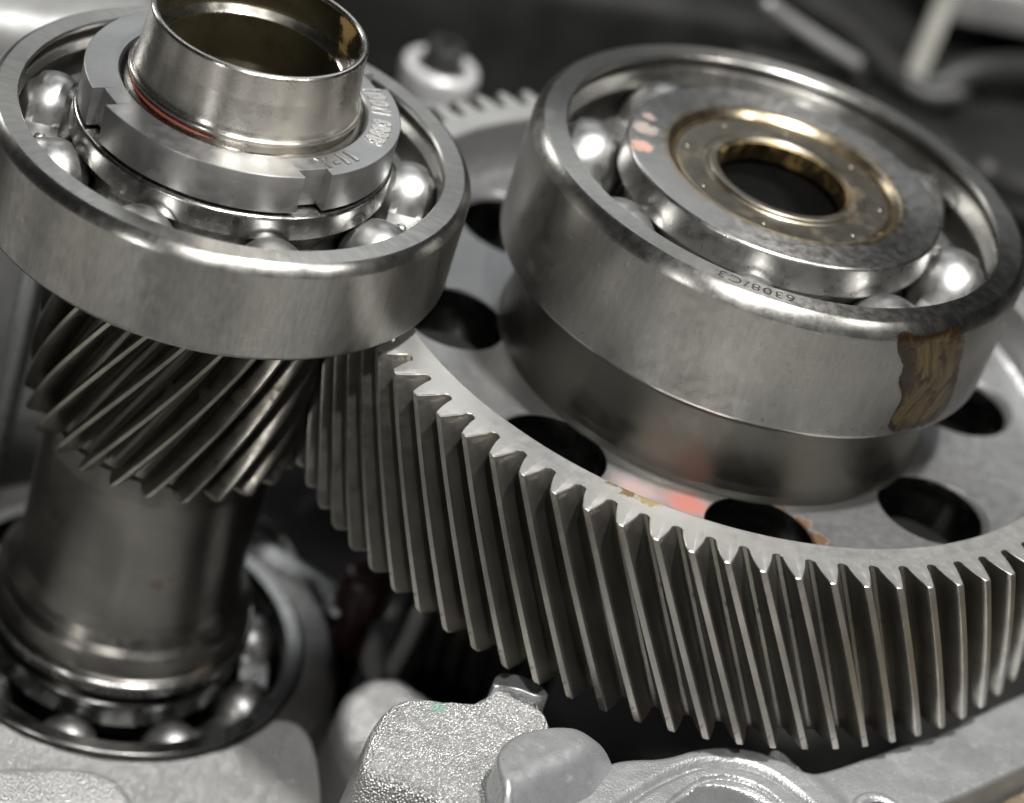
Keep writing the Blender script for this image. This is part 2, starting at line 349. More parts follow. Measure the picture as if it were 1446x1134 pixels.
def pad(name, outline, ctr, ztop, zbot, bev, mat, parent=None, flare=2.0, tilt=(0, 0), bump=0.0, it=3, steps=6, bseg=6, zfun=None):
    """cast lug: smoothed outline, rounded top edge, drafted sides; ctr = centre of the cap; tilt = slope in x and y"""
    P = chaikin(outline, it); n = len(P)
    area2 = sum(P[i][0] * P[(i + 1) % n][1] - P[(i + 1) % n][0] * P[i][1] for i in range(n)); sg = 1 if area2 > 0 else -1
    N = []
    for i in range(n):
        dx = P[(i + 2) % n][0] - P[i - 2][0]; dy = P[(i + 2) % n][1] - P[i - 2][1]; L = math.hypot(dx, dy) or 1
        N.append((sg * dy / L, -sg * dx / L))
    zf = zfun or (lambda x, y: ztop + tilt[0] * (x - ctr[0]) + tilt[1] * (y - ctr[1]) + (bump * (noise.noise(Vector((x * .22, y * .22, 3.0))) + .5 * noise.noise(Vector((x * .6, y * .6, 9.0)))) if bump else 0))
    V = []; F = []
    rings = []
    rings.append([(P[i][0] + N[i][0] * flare, P[i][1] + N[i][1] * flare, zbot) for i in range(n)])
    for k in range(bseg + 1):
        a = math.radians(90 * k / bseg); ins = bev * (1 - math.cos(a)); dz = bev * (1 - math.sin(a))
        rings.append([(P[i][0] - N[i][0] * ins, P[i][1] - N[i][1] * ins, zf(P[i][0], P[i][1]) - dz) for i in range(n)])
    last = rings[-1]
    for k in range(1, steps + 1):
        f = 1 - k / (steps + 0.6)
        rr = []
        for x, y, z in last:
            X = ctr[0] + (x - ctr[0]) * f; Y = ctr[1] + (y - ctr[1]) * f; rr.append((X, Y, zf(X, Y)))
        rings.append(rr)
    for r_ in rings: V += r_
    for k in range(len(rings) - 1):
        for i in range(n): j = (i + 1) % n; F.append((k * n + i, k * n + j, (k + 1) * n + j, (k + 1) * n + i))
    V.append((ctr[0], ctr[1], zf(*ctr))); c = len(V) - 1; k = (len(rings) - 1) * n
    for i in range(n): F.append((k + i, k + (i + 1) % n, c))
    return put(name, mesh(name, V, F, mat, True, 50), parent)

_fonts = {}
def text_on_ring(name, txt, mat, parent, rad, height, th0, z, cw, thick=0.05, squeeze=1.0, outline=0.0):
    """lettering bent round a ring: cw=True runs clockwise with its tops outward, else counter-clockwise with its tops inward"""
    cu = bpy.data.curves.new(name, 'FONT'); cu.body = txt; cu.size = 1.0; cu.space_character = 1.15
    if outline: cu.fill_mode = 'NONE'; cu.bevel_depth = outline; cu.bevel_resolution = 1; cu.resolution_u = 4
    o = bpy.data.objects.new(name, cu); C.objects.link(o)
    dg = bpy.context.evaluated_depsgraph_get(); me0 = bpy.data.meshes.new_from_object(o.evaluated_get(dg))
    bpy.data.objects.remove(o)
    k = height / 0.70; V = []; F = [tuple(p.vertices) for p in me0.polygons]
    for v in me0.vertices:
        x, y = v.co.x * k * squeeze, v.co.y * k
        if cw: a = th0 - x / rad; r = rad + y
        else: a = th0 + x / rad; r = rad + height - y
        V.append((r * math.cos(a), r * math.sin(a), z + v.co.z * k))
    bpy.data.meshes.remove(me0)
    if outline: return put(name, mesh(name, V, F, mat, True, 60), parent)
    me = mesh(name, V, F, mat, False)
    bm = bmesh.new(); bm.from_mesh(me)
    if sum(f.normal.z for f in bm.faces) < 0: bmesh.ops.reverse_faces(bm, faces=bm.faces)
    g = bmesh.ops.extrude_face_region(bm, geom=list(bm.faces))
    for v in [e for e in g['geom'] if isinstance(e, bmesh.types.BMVert)]: v.co.z += thick * S
    bm.to_mesh(me); bm.free()
    return put(name, me, parent)

# ------------------------------------------------------------------ ball bearings
def bearing(label, loc, Ro, Rso, Rsi, Ri, W, br, n, phase, pr, chr_, chz, om, im, pocket=0.46, group='deep groove ball bearings'):
    """top face of the outer ring at local z = 0; the bearing reaches down to -W"""
    t = thing('ball_bearing', label, 'bearing', loc, 0, group)
    zc = -W / 2; g = br * 1.015
    do = Rso - pr; ho = math.sqrt(g * g - do * do); a0 = math.degrees(math.atan2(ho, do))
    p = [(Rso + 0.25, 0)] + [(Ro - chr_, 0)] + [(0.55 * x + 0.45 * (Ro - chr_ * q / 8), 0.55 * z - 0.45 * chz * (1 - q / 8)) for q, (x, z) in zip((8, 7, 6, 5, 4, 3, 2, 1, 0), arc(Ro - chr_, -chz, chr_, chz, 90, 0, 8))][1:] + arc(Ro - 0.8, -W + 0.8, 0.8, 0.8, 0, -90, 4)
    p += [(Rso + .3, -W), (Rso, -W + .3)] + arc(pr, zc, g, g, -a0, a0, 12)
    p += [(Rso + .3, -3.0), (Rso + .5, -2.7), (Rso + 1.9, -2.3), (Rso + 2.0, -0.9), (Rso, -0.6), (Rso, -0.25)]
    lathe('outer_ring', p, om, t, n=320)
    di = pr - Rsi; hi = math.sqrt(g * g - di * di); b0 = math.degrees(math.atan2(hi, di))
    dz = 0.0
    p = [(Ri, -1.0)] + [(Ri + .9, -.12), (Ri + 1.3, 0)] + arc(Rsi - .55, -.55, .55, .55, 90, 0, 5) + [(Rsi, zc + hi)]
    p += [(pr + g * math.cos(math.radians(q)), zc + g * math.sin(math.radians(q))) for q in [180 - b0 + (2 * b0) * i / 12 for i in range(1, 12)]]
    p += [(Rsi, zc - hi), (Rsi, -W + .5), (Rsi - .5, -W), (Ri + .5, -W), (Ri, -W + .5)]
    lathe('inner_ring', p, im, t, n=320)
    # balls
    bm = bmesh.new(); bmesh.ops.create_uvsphere(bm, u_segments=40, v_segments=24, radius=br * S)
    bme = bpy.data.meshes.new('ball'); bm.to_mesh(bme); bm.free(); bme.shade_smooth(); bme.materials.append(M['ball'])
    for k in range(n):
        a = math.radians(phase + 360 * k / n)
        put('ball', bme, t, (pr * math.cos(a), pr * math.sin(a), zc))
    # pressed ribbon cage: spherical pockets joined by flat lands
    hw = br * pocket; NT_ = n * 40; NR = 8; V = []; F = []; g2 = br + 0.22
    def zt(th, r):
        d = (math.degrees(th) - phase) % (360 / n); d = min(d, 360 / n - d)
        s = math.radians(d) * pr; q = g2 * g2 - s * s - ((r - pr) ** 2)
        zz = zc + 0.55
        return max(zz, zc + math.sqrt(q)) if q > 0 else zz
    for lay in (0.45, 0.0):
        for i in range(NT_):
            th = 2 * PI * i / NT_
            for j in range(NR + 1):
                r = pr - hw + 2 * hw * j / NR
                V.append((r * math.cos(th), r * math.sin(th), zt(th, r) + (lay if lay else 0.0)))
    m = NT_ * (NR + 1)
    for i in range(NT_):
        i2 = (i + 1) % NT_
        for j in range(NR):
            a, b, c, d = i * (NR + 1) + j, i * (NR + 1) + j + 1, i2 * (NR + 1) + j + 1, i2 * (NR + 1) + j
            F.append((a, b, c, d)); F.append((m + a, m + d, m + c, m + b))
        for j in (0, NR):
            a, b = i * (NR + 1) + j, i2 * (NR + 1) + j
            F.append((a, b, m + b, m + a))
    cg = put('cage', mesh('cage', V, F, M['cage'], True, 40), t)
    rv = mesh('rivet', *lathe_data([(0.01, .75)] + [(1.0 * math.cos(math.radians(q)), .75 * math.sin(math.radians(q))) for q in (60, 35, 10, 0)] + [(1.0, -.3)], 20, False), M['cage'])
    for k in range(n):
        a = math.radians(phase + 360 * (k + .5) / n)
        put('rivet', rv, cg, (pr * math.cos(a), pr * math.sin(a), zc + 1.0))
    return t

LX = -95.21
b1 = bearing('large tilted-in-view steel ball bearing with a brown grease smear, on the ring gear hub', (0, 0, 2.76), 45.0, 39.2, 28.55, 20.0, 23.0, 7.54, 8, 158, 33.6, 1.8, 2.6, M['outer_ring'], M['inner_ring'])
text_on_ring('stamped_marking', '6308/C3', M['ink'], b1, 40.2, 2.0, math.radians(257.5), 0.005, True, 0.02, 1.15)
b2 = bearing('bearing round the hollow sleeve under the slotted lock nut, above the helical pinion', (LX, 0, -4.96), 40.4, 35.25, 26.6, 20.0, 17.8, 6.15, 9, 159, 30.7, 1.6, 1.9, M['outer_ring_left'], M['inner_plain'])
M['shaded_ring'] = metal('shaded_bearing_steel', (0.24, 0.24, 0.235), 0.22, grain='turn', grain_h=0.002)  # shade and dark reflections on the sunken bearing are put into the colour
b3 = bearing('lower bearing sunk in the cast housing at the foot of the pinion shaft', (LX, 0, -113.86), 35.9, 32.6, 23.6, 17.5, 17.0, 5.6, 9, 252, 28.0, 0.4, 0.6, M['shaded_ring'], M['shaded_ring'])

# dried grease on the right bearing
g = [(280.5, 2.2), (285.7, 1.6), (291.7, 1.5), (297.5, 2.3), (301.4, -0.5), (304.3, -7.0), (307.5, -13.0), (308.0, -18.6), (303.5, -19.4), (296.4, -19.5), (288.6, -18.8), (288.8, -15.0), (289.3, -11.3), (285.6, -8.1), (286.0, -5.2), (281.9, -1.6)]
g = chaikin(g, 2); n = len(g); cx = sum(a for a, z in g) / n; cz = -8.0
V = []; F = []
def gp(a, z, h):
    r = 45.0 if z < 0.06 else 43.2 + 1.8 * math.sqrt(max(0, 1 - (max(0, z) / 2.6) ** 2))
    r += h; return (r * math.cos(math.radians(a)), r * math.sin(math.radians(a)), z)
rings = [(1.0, 0.01), (0.985, 0.04), (0.93, 0.14), (0.8, 0.12), (0.6, 0.10), (0.4, 0.12), (0.2, 0.10)]
for f, h in rings:
    for a, z in g:
        A = 292.5 + (a - 292.5) * f; Z = cz + (z - cz) * f
        hh = h if h < 0.05 else h + 0.10 * noise.noise(Vector((A * .5, Z * .35, 1)))
        V.append(gp(A, Z, hh))
for k in range(len(rings) - 1):
    for i in range(n): F.append((k * n + i, k * n + (i + 1) % n, (k + 1) * n + (i + 1) % n, (k + 1) * n + i))
V.append(gp(292.5, cz, 0.2)); F += [((len(rings) - 1) * n + i, (len(rings) - 1) * n + (i + 1) % n, len(V) - 1) for i in range(n)]
gme = mesh('grease_smear', V, F, M['grease'], True, 80)
att = gme.attributes.new('smear', 'FLOAT_VECTOR', 'POINT')      # across-stroke, edge and along-stroke coordinates of the smear
for i, v in enumerate(gme.vertices):
    A = (math.degrees(math.atan2(v.co.y, v.co.x)) % 360 - 292.5) * .785; Z = v.co.z / S
    d = Z + 7 - 0.9 * abs(A - 2.0 + (Z + 8) * .1) if Z > -9 else 0
    bend = A + 0.55 * abs(Z + 8.5)
    f = rings[min(i // n, len(rings) - 1)][0] if i < len(rings) * n else 0
    att.data[i].vector = (bend, f, Z)
tag(put('grease_smear', gme), 'dried brown grease smear on the outside of the large right bearing', 'grease')

# spacer disc in the bore of the right bearing
sp = thing('spacer_sleeve', 'dark oil-stained flanged spacer sleeve inside the large right bearing bore', 'spacer', (0, 0, 1.55))
lathe('flange', [(19.6, -.35)] + arc(19.1, -.4, .5, .5, 0, 90, 4) + [(14.9, 0), (14.7, -.15), (14.0, -.15), (13.8, 0)] + [(13.8, .35)] + arc(13.4, .35, .4, .4, 0, 90, 3) + [(12.4, .75), (12.0, .4), (12.0, -3), (19.6, -3)], M['spacer'], sp)
lathe('bore_wall', [(12.0, -3.0), (11.95, 0.3), (11.6, 0.1), (11.6, -3.2), (12.0, -3.4)], M['bore'], sp)
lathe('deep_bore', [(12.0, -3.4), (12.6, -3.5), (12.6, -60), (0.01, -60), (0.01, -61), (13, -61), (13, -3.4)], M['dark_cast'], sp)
lathe('gold_lip', [(19.98, -2), (19.98, -.1), (19.85, .2), (19.65, .2), (19.65, -2)], M['bore'], sp)
bm = bmesh.new(); bmesh.ops.create_uvsphere(bm, u_segments=16, v_segments=10, radius=.5 * S); bmesh.ops.scale(bm, vec=(1, 1, .45), verts=bm.verts)
dm = bpy.data.meshes.new('dimple'); bm.to_mesh(dm); bm.free(); dm.shade_smooth(); dm.materials.append(M['spacer'])
for a in (201, 244, 300, 343, 29, 73, 114, 158): put('dimple', dm, sp, (17.6 * math.cos(math.radians(a)), 17.6 * math.sin(math.radians(a)), 0.02))

# ------------------------------------------------------------------ gear teeth
def involute_half(r, Rp, half_p, al):
    Rb = Rp * math.cos(al); inv = lambda a: math.tan(a) - a
    rr = max(r, Rb * 1.0005)
    return half_p / Rp + inv(al) - inv(math.acos(Rb / rr))
def tooth_mesh(name, mat, N, Rp, Rt, Rr, Rin, al, half_p, width, rate, zs=14, topch=0.2, botch=0.9, tipr=0.16, cap=None, tip=None):
    pit = 2 * PI / N
    prof = [(-pit / 2, Rr)]
    flank = [Rr + (Rt - tipr - Rr) * q for q in (0.0, .07, .18, .35, .52, .7, .86, 1.0)]
    halfs = [min(involute_half(r, Rp, half_p, al), pit / 2 * .93) for r in flank]
    halfs[0] = min(pit / 2 * .94, halfs[1] + (pit / 2 - halfs[1]) * .55)
    L = [(-h, r) for h, r in zip(halfs, flank)] + [(-(halfs[-1] - tipr * .8 / Rt), Rt)]
    prof = [(-pit / 2, Rr)] + L + [(0, Rt + .02)] + [(-a, r) for a, r in reversed(L)] + [(pit / 2, Rr)]
    n = len(prof); V = []; F = []; I = []
    zlist = [(0.0, topch), (-topch * .5, topch * .13), (-topch, 0.0)] + [(-topch - (width - topch - botch) * i / zs, 0.0) for i in range(1, zs + 1)] + [(-width + botch * .45, botch * .16), (-width + botch * .12, botch * .5), (-width, botch)]
    for z, ins in zlist:
        tw = math.radians(rate * -z)
        for a, r in prof:
            f = (r - Rr) / (Rt - Rr)
            rr = r - ins * (0.25 + 0.75 * f) if f > 0.001 else r - ins * .25
            aa = a
            if f > 0.001:
                aa = a - math.copysign(min(abs(a), ins * (.75 if z > -1 else .28) / r), a) if abs(a) > 1e-9 else a
            V.append((rr * math.cos(aa + tw), rr * math.sin(aa + tw), z))
    m = len(zlist)
    for k in range(m - 1):
        for i in range(n - 1):
            F.append((k * n + i, k * n + i + 1, (k + 1) * n + i + 1, (k + 1) * n + i))
            I.append(2 if (prof[i][1] > Rt - .01 and prof[i + 1][1] > Rt - .01) else 0)
    base = len(V)
    for zz, ring in ((0.0, 0), (-width, m - 1)):
        tw = math.radians(rate * -zz); b0 = len(V)
        for i in range(n):
            a = -pit / 2 + pit * i / (n - 1) + tw; V.append((Rin * math.cos(a), Rin * math.sin(a), zz))
        for i in range(n - 1): F.append((ring * n + i, ring * n + i + 1, b0 + i + 1, b0 + i)); I.append(1 if ring == 0 else 0)
    return mesh(name, V, F, mat, True, 26, (cap or mat, tip or mat), I)

# ---- ring gear
GZ = -26.3; GW = 36.27; RATE = 0.4282
rg = thing('ring_gear', 'large helical ring gear with round lightening holes in its web', 'gear', (0, 0, 0))
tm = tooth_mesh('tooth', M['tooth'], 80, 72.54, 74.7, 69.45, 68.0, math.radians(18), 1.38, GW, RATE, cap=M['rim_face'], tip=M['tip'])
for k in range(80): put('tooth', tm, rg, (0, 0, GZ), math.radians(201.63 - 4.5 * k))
prof = [(68.0, GZ), (65.4, GZ)] + arc(65.4, GZ - .5, .5, .5, 90, 180, 4) + [(64.3, GZ - 5.0)] + [(64.2 - 4 + 4 * math.cos(math.radians(q)), -37.0 + 4 - 4 * math.sin(math.radians(q)) + 0) for q in (10, 30, 50, 70, 90)]
prof += [(54, -37.6), (48, -38.0), (40.5, -38.4)]
prof += [(39.0, -38.4), (22, -38.4), (22, -64), (40, -64), (42, -48), (58, -48), (63, -50), (64, GZ - GW), (68.0, GZ - GW)]
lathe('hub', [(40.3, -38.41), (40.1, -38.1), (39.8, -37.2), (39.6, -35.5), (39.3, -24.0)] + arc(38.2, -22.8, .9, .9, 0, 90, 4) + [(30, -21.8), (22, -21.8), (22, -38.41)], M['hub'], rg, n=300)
V, F = lathe_data(prof, 480)
body = put('gear_body', mesh('gear_body', V, F, M['web']), rg)
# lightening holes, with a small chamfer, cut by a boolean
Vc = []; Fc = []
hp = [(9.65, -60), (9.65, -38.5), (9.85, -38.0), (12.2, -35.6)]
for k in range(8):
    a = math.radians(176.6 + 45 * k); v, f = lathe_data(hp, 48, False, False); o_ = len(Vc)
    Vc += [(x + 48.9 * math.cos(a), y + 48.9 * math.sin(a), z) for x, y, z in v]; Fc += [tuple(i + o_ for i in q) for q in f]
    Fc.append(tuple(o_ + i * 4 for i in range(48))); Fc.append(tuple(o_ + i * 4 + 3 for i in range(48)))
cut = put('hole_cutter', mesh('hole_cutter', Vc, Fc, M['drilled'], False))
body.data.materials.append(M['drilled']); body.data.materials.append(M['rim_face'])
mod = body.modifiers.new('holes', 'BOOLEAN'); mod.operation = 'DIFFERENCE'; mod.object = cut; mod.solver = 'EXACT'
dg = bpy.context.evaluated_depsgraph_get(); dg.update()
nm = bpy.data.meshes.new_from_object(body.evaluated_get(dg)); body.modifiers.clear(); body.data = nm
bpy.data.objects.remove(cut)
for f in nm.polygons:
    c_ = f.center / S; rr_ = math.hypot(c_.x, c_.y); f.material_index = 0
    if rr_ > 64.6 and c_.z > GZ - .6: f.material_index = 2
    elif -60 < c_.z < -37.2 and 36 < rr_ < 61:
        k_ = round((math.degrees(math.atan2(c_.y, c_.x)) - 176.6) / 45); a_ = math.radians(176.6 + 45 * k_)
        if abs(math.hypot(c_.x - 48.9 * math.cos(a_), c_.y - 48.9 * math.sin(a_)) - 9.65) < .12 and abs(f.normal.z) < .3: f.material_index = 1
nm.shade_smooth(); nm.set_sharp_from_angle(angle=math.radians(28))

# ---- pinion shaft
ps = thing('pinion_shaft', 'helical pinion shaft with a hollow upper sleeve, standing in the lower bearing', 'shaft', (LX, 0, 0))
PZ = -24.6; PW = 40.3; PR = -RATE * 80 / 25
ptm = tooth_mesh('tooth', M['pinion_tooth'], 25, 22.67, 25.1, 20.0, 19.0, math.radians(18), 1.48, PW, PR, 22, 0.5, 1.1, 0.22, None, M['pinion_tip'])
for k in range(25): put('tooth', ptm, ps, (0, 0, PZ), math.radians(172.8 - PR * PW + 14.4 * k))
lathe('gear_core', [(19.0, PZ), (12, PZ), (12, PZ - PW), (19.0, PZ - PW)], M['pinion_tooth'], ps)
lathe('lower_shaft', [(19.0, PZ - PW + .02), (20.2, PZ - PW - .6), (20.6, -70), (20.6, -94), (20.8, -97), (21.4, -99.5), (22.3, -101.4), (23.4, -102.6), (23.8, -103.4), (23.9, -106.4), (23.5, -106.7), (23.5, -107.2), (24.2, -107.5), (24.4, -110.6), (23.8, -111.4), (22.2, -111.6), (21.6, -113.7), (17.4, -113.7), (17.4, -134), (10, -134), (10, PZ - PW)], M['shaft'], ps)
lathe('collar', [(24.41, -107.6)] + arc(24.6, -108.2, .6, .6, 90, 0, 4) + [(25.2, -109.9), (24.8, -110.4), (24.41, -110.4)], M['inner_plain'], ps)
lathe('shaft_seat', [(19.98, -2.0), (19.98, -24.4), (12, -24.4), (12, -2.0)], M['shaft'], ps)
# hollow upper sleeve
sl = lathe('sleeve', [(16.55, 14.3)] + arc(17.0, 14.4, .45, .45, 180, 90, 4) + arc(17.25, 14.4, .45, .45, 90, 0, 4) + [(17.85, 10.0), (18.35, 4.9), (18.5, 4.2)] + arc(18.85, 3.6, .45, .5, 120, -40, 6) + [(18.7, 2.9), (18.5, 2.5), (18.5, 1.6), (19.3, 1.4), (19.6, 1.0), (19.6, -5.5), (17.0, -5.5), (17.0, 13.7), (16.62, 14.1)], M['tube'], ps, n=300)
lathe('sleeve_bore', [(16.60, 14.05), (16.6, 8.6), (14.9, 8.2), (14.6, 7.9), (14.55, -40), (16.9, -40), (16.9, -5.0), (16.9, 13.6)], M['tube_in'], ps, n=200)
lathe('bore_ledge', [(16.55, 8.72), (15.0, 8.34), (14.65, 8.05), (14.65, 7.0), (16.55, 7.0)], M['tube'], ps, n=200)
V = []; F = []      # thin red bead of sealant on the left part of the groove
NB = 60
for i in range(NB + 1):
    a = math.radians(158 + (252 - 158) * i / NB); w = 0.34 * math.sin(PI * min(1, max(0.03, i / NB)) ) ** .4
    for k in range(8):
        q = 2 * PI * k / 8; r = 18.72 + w * math.cos(q); V.append((r * math.cos(a), r * math.sin(a), 2.3 + w * math.sin(q)))
for i in range(NB):
    for k in range(8): F.append((i * 8 + k, i * 8 + (k + 1) % 8, (i + 1) * 8 + (k + 1) % 8, (i + 1) * 8 + k))
put('sealant_bead', mesh('sealant_bead', V, F, M['seal']), ps)

# ---- slotted lock nut
nt = thing('lock_nut', 'slotted round lock nut with stamped numbers, around the hollow sleeve', 'nut', (LX, 0, 0))
Zt, Zb = 2.31, -4.55
sw = 2.5; rb = 24.1; Ro = 26.06
ang = []                                        # outline: (angle, radius, is_slot)
out = []
for k in range(4):
    c0 = 22.5 + 90 * k
    ho = math.degrees(math.asin(sw / Ro)); hb = math.degrees(math.asin(sw / rb))
    out += [(c0 - ho, Ro, 0), (c0 - hb + .0, rb, 1), (c0 - hb / 2, math.hypot(rb * math.cos(math.radians(hb)), sw / 2), 1), (c0, rb * math.cos(math.radians(hb)), 1), (c0 + hb / 2, math.hypot(rb * math.cos(math.radians(hb)), sw / 2), 1), (c0 + hb, rb, 1), (c0 + ho, Ro, 0)]
    st = c0 + ho; en = c0 + 90 - ho
    for i in range(1, 48): out.append((st + (en - st) * i / 48, Ro, 0))
inner_ang = [o_[0] for o_ in out]          # kept in rising order beside the slot walls
for i, o_ in enumerate(out):
    if not o_[2]:
        if out[(i + 1) % len(out)][2]: inner_ang[i] = out[(i + 1) % len(out)][0] - 0.4
        elif out[i - 1][2]: inner_ang[i] = out[i - 1][0] + 0.4
n = len(out); V = []; F = []
layers = [(-.3, Zb), (0, Zb + .3), (0, Zb + .4), (0, Zt - .22), (0, Zt - .12), (-.04, Zt - .04), (-.12, Zt), (-.2, Zt)]
for ins, z in layers:
    for a, r, s in out:
        rr = r + ins; V.append((rr * math.cos(math.radians(a)), rr * math.sin(math.radians(a)), z))
inner = [(20.77, Zt), (20.65, Zt), (20.3, Zt - .35), (20.2, Zb)]
for r, z in inner:
    for a, _, s in zip(inner_ang, out, out): V.append((r * math.cos(math.radians(a)), r * math.sin(math.radians(a)), z))
m = len(layers) + len(inner)
for k in range(m):
    k2 = (k + 1) % m
    for i in range(n): F.append((k * n + i, k * n + (i + 1) % n, k2 * n + (i + 1) % n, k2 * n + i))
put('nut_body', mesh('nut_body', V, F, M['nut'], True, 30), nt)
text_on_ring('stamped_number', 'Y-11', M['bright_mark'], nt, 21.4, 2.7, math.radians(297.5), Zt + .003, False, 0.03, 0.85, 0.065)
text_on_ring('stamped_number', '8883', M['bright_mark'], nt, 21.4, 2.9, math.radians(332), Zt + .003, False, 0.03, 0.8, 0.065)
text_on_ring('stamped_number', '1001', M['bright_mark'], nt, 21.4, 2.9, math.radians(357), Zt + .003, False, 0.03, 0.85, 0.065)

# ------------------------------------------------------------------ the housing
hs = thing('gearbox_housing', 'cast aluminium gearbox housing around the gears, with lugs, flange and bearing seat', 'housing', (0, 0, 0))
# floor of the case, a sheet of dark oily casting with ribs of relief
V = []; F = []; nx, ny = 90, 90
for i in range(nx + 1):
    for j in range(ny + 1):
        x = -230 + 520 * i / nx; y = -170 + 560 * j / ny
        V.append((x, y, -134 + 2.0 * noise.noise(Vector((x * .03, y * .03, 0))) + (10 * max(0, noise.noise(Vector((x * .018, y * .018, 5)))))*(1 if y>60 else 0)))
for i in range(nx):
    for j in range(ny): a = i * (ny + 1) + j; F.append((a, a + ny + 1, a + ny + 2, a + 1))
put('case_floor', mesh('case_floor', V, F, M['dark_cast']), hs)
# collar round the lower bearing seat and the cast shoulder before it
lathe('bearing_seat', [(36.0, -135), (36.0, -115.3), (36.4, -114.9), (41.6, -114.9), (43.0, -115.6), (44.0, -120), (46, -135)], M['dark_steel'], hs, (LX, 0, 0))  # cast collar; the dark steel colour stands in for shade from the gears
sh_ = [(LX + 36.6 * math.cos(math.radians(a)), 36.6 * math.sin(math.radians(a))) for a in range(206, 326, 4)]
pad('seat_shoulder', [(-150, -12), (-134, -16)] + sh_ + [(-63.0, -22.6), (-60.0, -26), (-59.2, -33), (-59.5, -44), (-62, -70), (-90, -90), (-150, -90)], (-95, -58), -114.5, -150, 0.8, M['cast_sand'], hs, 2, (0, 0), 0.25, it=1)
pad('seat_boss', [(-135, -48), (-117.6, -46.6), (-105.5, -44.6), (-98.3, -46.2), (-94.6, -50.8), (-94.0, -58), (-100, -75), (-135, -80)], (-113, -60), -107.5, -140, 3.0, M['cast'], hs, 2, (0, 0.0), 0.2)
# tall sand-cast boss in front of the ring gear
pad('mounting_boss', [(-68.3, -82), (-67.1, -77.5), (-65.2, -71.5), (-61.6, -66.3), (-56.6, -63.8), (-50.4, -64.2), (-46.2, -63.6), (-43.2, -60.6), (-40.2, -59.6), (-37.0, -60.4), (-35.0, -63.0), (-34.2, -68), (-33.2, -78), (-36.7, -97), (-49.1, -103), (-53.0, -96), (-54.4, -89.5), (-57.5, -85.6), (-62.5, -84.8)], (-48, -76), -67.2, -140, 2.2, M['cast_sand'], hs, 5.0, (0, 0.0), 0.7)
pad('machined_step', [(-44.0, -61.6), (-42.6, -58.2), (-40.6, -57.4), (-37.2, -58.2), (-34.9, -60.6), (-34.2, -63.2), (-36.5, -63.4), (-39.5, -61.6), (-42.2, -61.4)], (-38.8, -60.3), -66.2, -95, 0.35, M['cast_smooth'], hs, 1.0, (0.03, -0.06), 0.0, it=1, bseg=2)
def sst(x, a, b):
    t = max(0, min(1, (x - a) / (b - a))); return t * t * (3 - 2 * t)
def lug_z(x, y):
    # nearly flat top that turns down towards the viewer along a soft crease and sinks into the flange on the right
    d = (x + 45.7) * -0.552 + (y + 90.2) * 0.834 - 1.0
    return -59.6 - 0.06 * max(0, d) - (1.2 * -d if d < -1.6 else 0.1875 * (1.6 - d) ** 2 if d < 1.6 else 0.0) - 7.2 * sst(x + 0.25 * (y + 80), -34.5, -19) + 0.10 * noise.noise(Vector((x * .3, y * .3, 2)))
pad('smooth_lug', [(-48.9, -87.5), (-48.4, -83.6), (-46.2, -80.0), (-42.4, -77.3), (-36.0, -75.6), (-30.6, -76.2), (-24.0, -78.6), (-17.0, -80.5), (-14, -90), (-20, -100), (-30.0, -106), (-42, -108.0), (-47.4, -98)], (-33, -89), -60.0, -110, 1.1, M['cast_smooth'], hs, 1.0, bseg=8, steps=30, zfun=lug_z)
# flange rail with gasket lips and bolt holes, following the ring gear
ri = [(-31.0, -79.5), (-25.6, -76.2), (-22.6, -75.6), (-16.5, -75.0), (-8.0, -71.0), (-1.6, -70.5), (3.8, -72.0), (7.3, -75.3), (12.8, -74.1), (25.2, -67.9), (37.7, -62.2), (45.0, -57.0), (58.1, -49.7), (79.7, -36.4), (96, -20)]
ro = [(-47.0, -104), (-36, -110), (-24, -108), (-14, -104), (-4, -99), (6, -94), (14, -90), (20, -87), (26, -83.4), (32.0, -80.0), (42, -74.6), (51.0, -69.6), (66, -60), (88, -44), (108, -26)]
def resample(p, m):
    p = chaikin(p, 3, False); d = [0]
    for a, b in zip(p, p[1:]): d.append(d[-1] + math.dist(a, b))
    out = []; k = 0
    for i in range(m):
        t = d[-1] * i / (m - 1)
        while k < len(d) - 2 and d[k + 1] < t: k += 1
        f = (t - d[k]) / max(1e-9, d[k + 1] - d[k]); out.append((p[k][0] + (p[k + 1][0] - p[k][0]) * f, p[k][1] + (p[k + 1][1] - p[k][1]) * f))
    return out
def along(p, px):       # pair points of both edges by the fraction of their control points
    p = chaikin(p, 3, False); return p
RI = resample(ri, 400); RO = resample(ro, 400)
lip1 = chaikin([(-42, -100), (-29.1, -88.8), (-22.5, -83.3), (-17.5, -79.6), (-12.4, -76.6), (-7.0, -75.0), (-1.4, -75.3), (2.8, -78.3), (6.6, -82.7), (10, -90)], 3, False)
lip2 = chaikin([(-27, -97), (-20.5, -88.0), (-15.1, -82.5), (-11.2, -79.6), (-7.2, -78.4), (-3.0, -79.2), (0.1, -81.6), (2.4, -86), (3, -92)], 3, False)
def dpoly(x, y, P):
    best = 1e9
    for (ax, ay), (bx, by) in zip(P, P[1:]):
        dx, dy = bx - ax, by - ay; t = max(0, min(1, ((x - ax) * dx + (y - ay) * dy) / (dx * dx + dy * dy + 1e-12)))
        best = min(best, math.hypot(x - ax - t * dx, y - ay - t * dy))
    return best
def sst(x, a, b):
    t = max(0, min(1, (x - a) / (b - a))); return t * t * (3 - 2 * t)
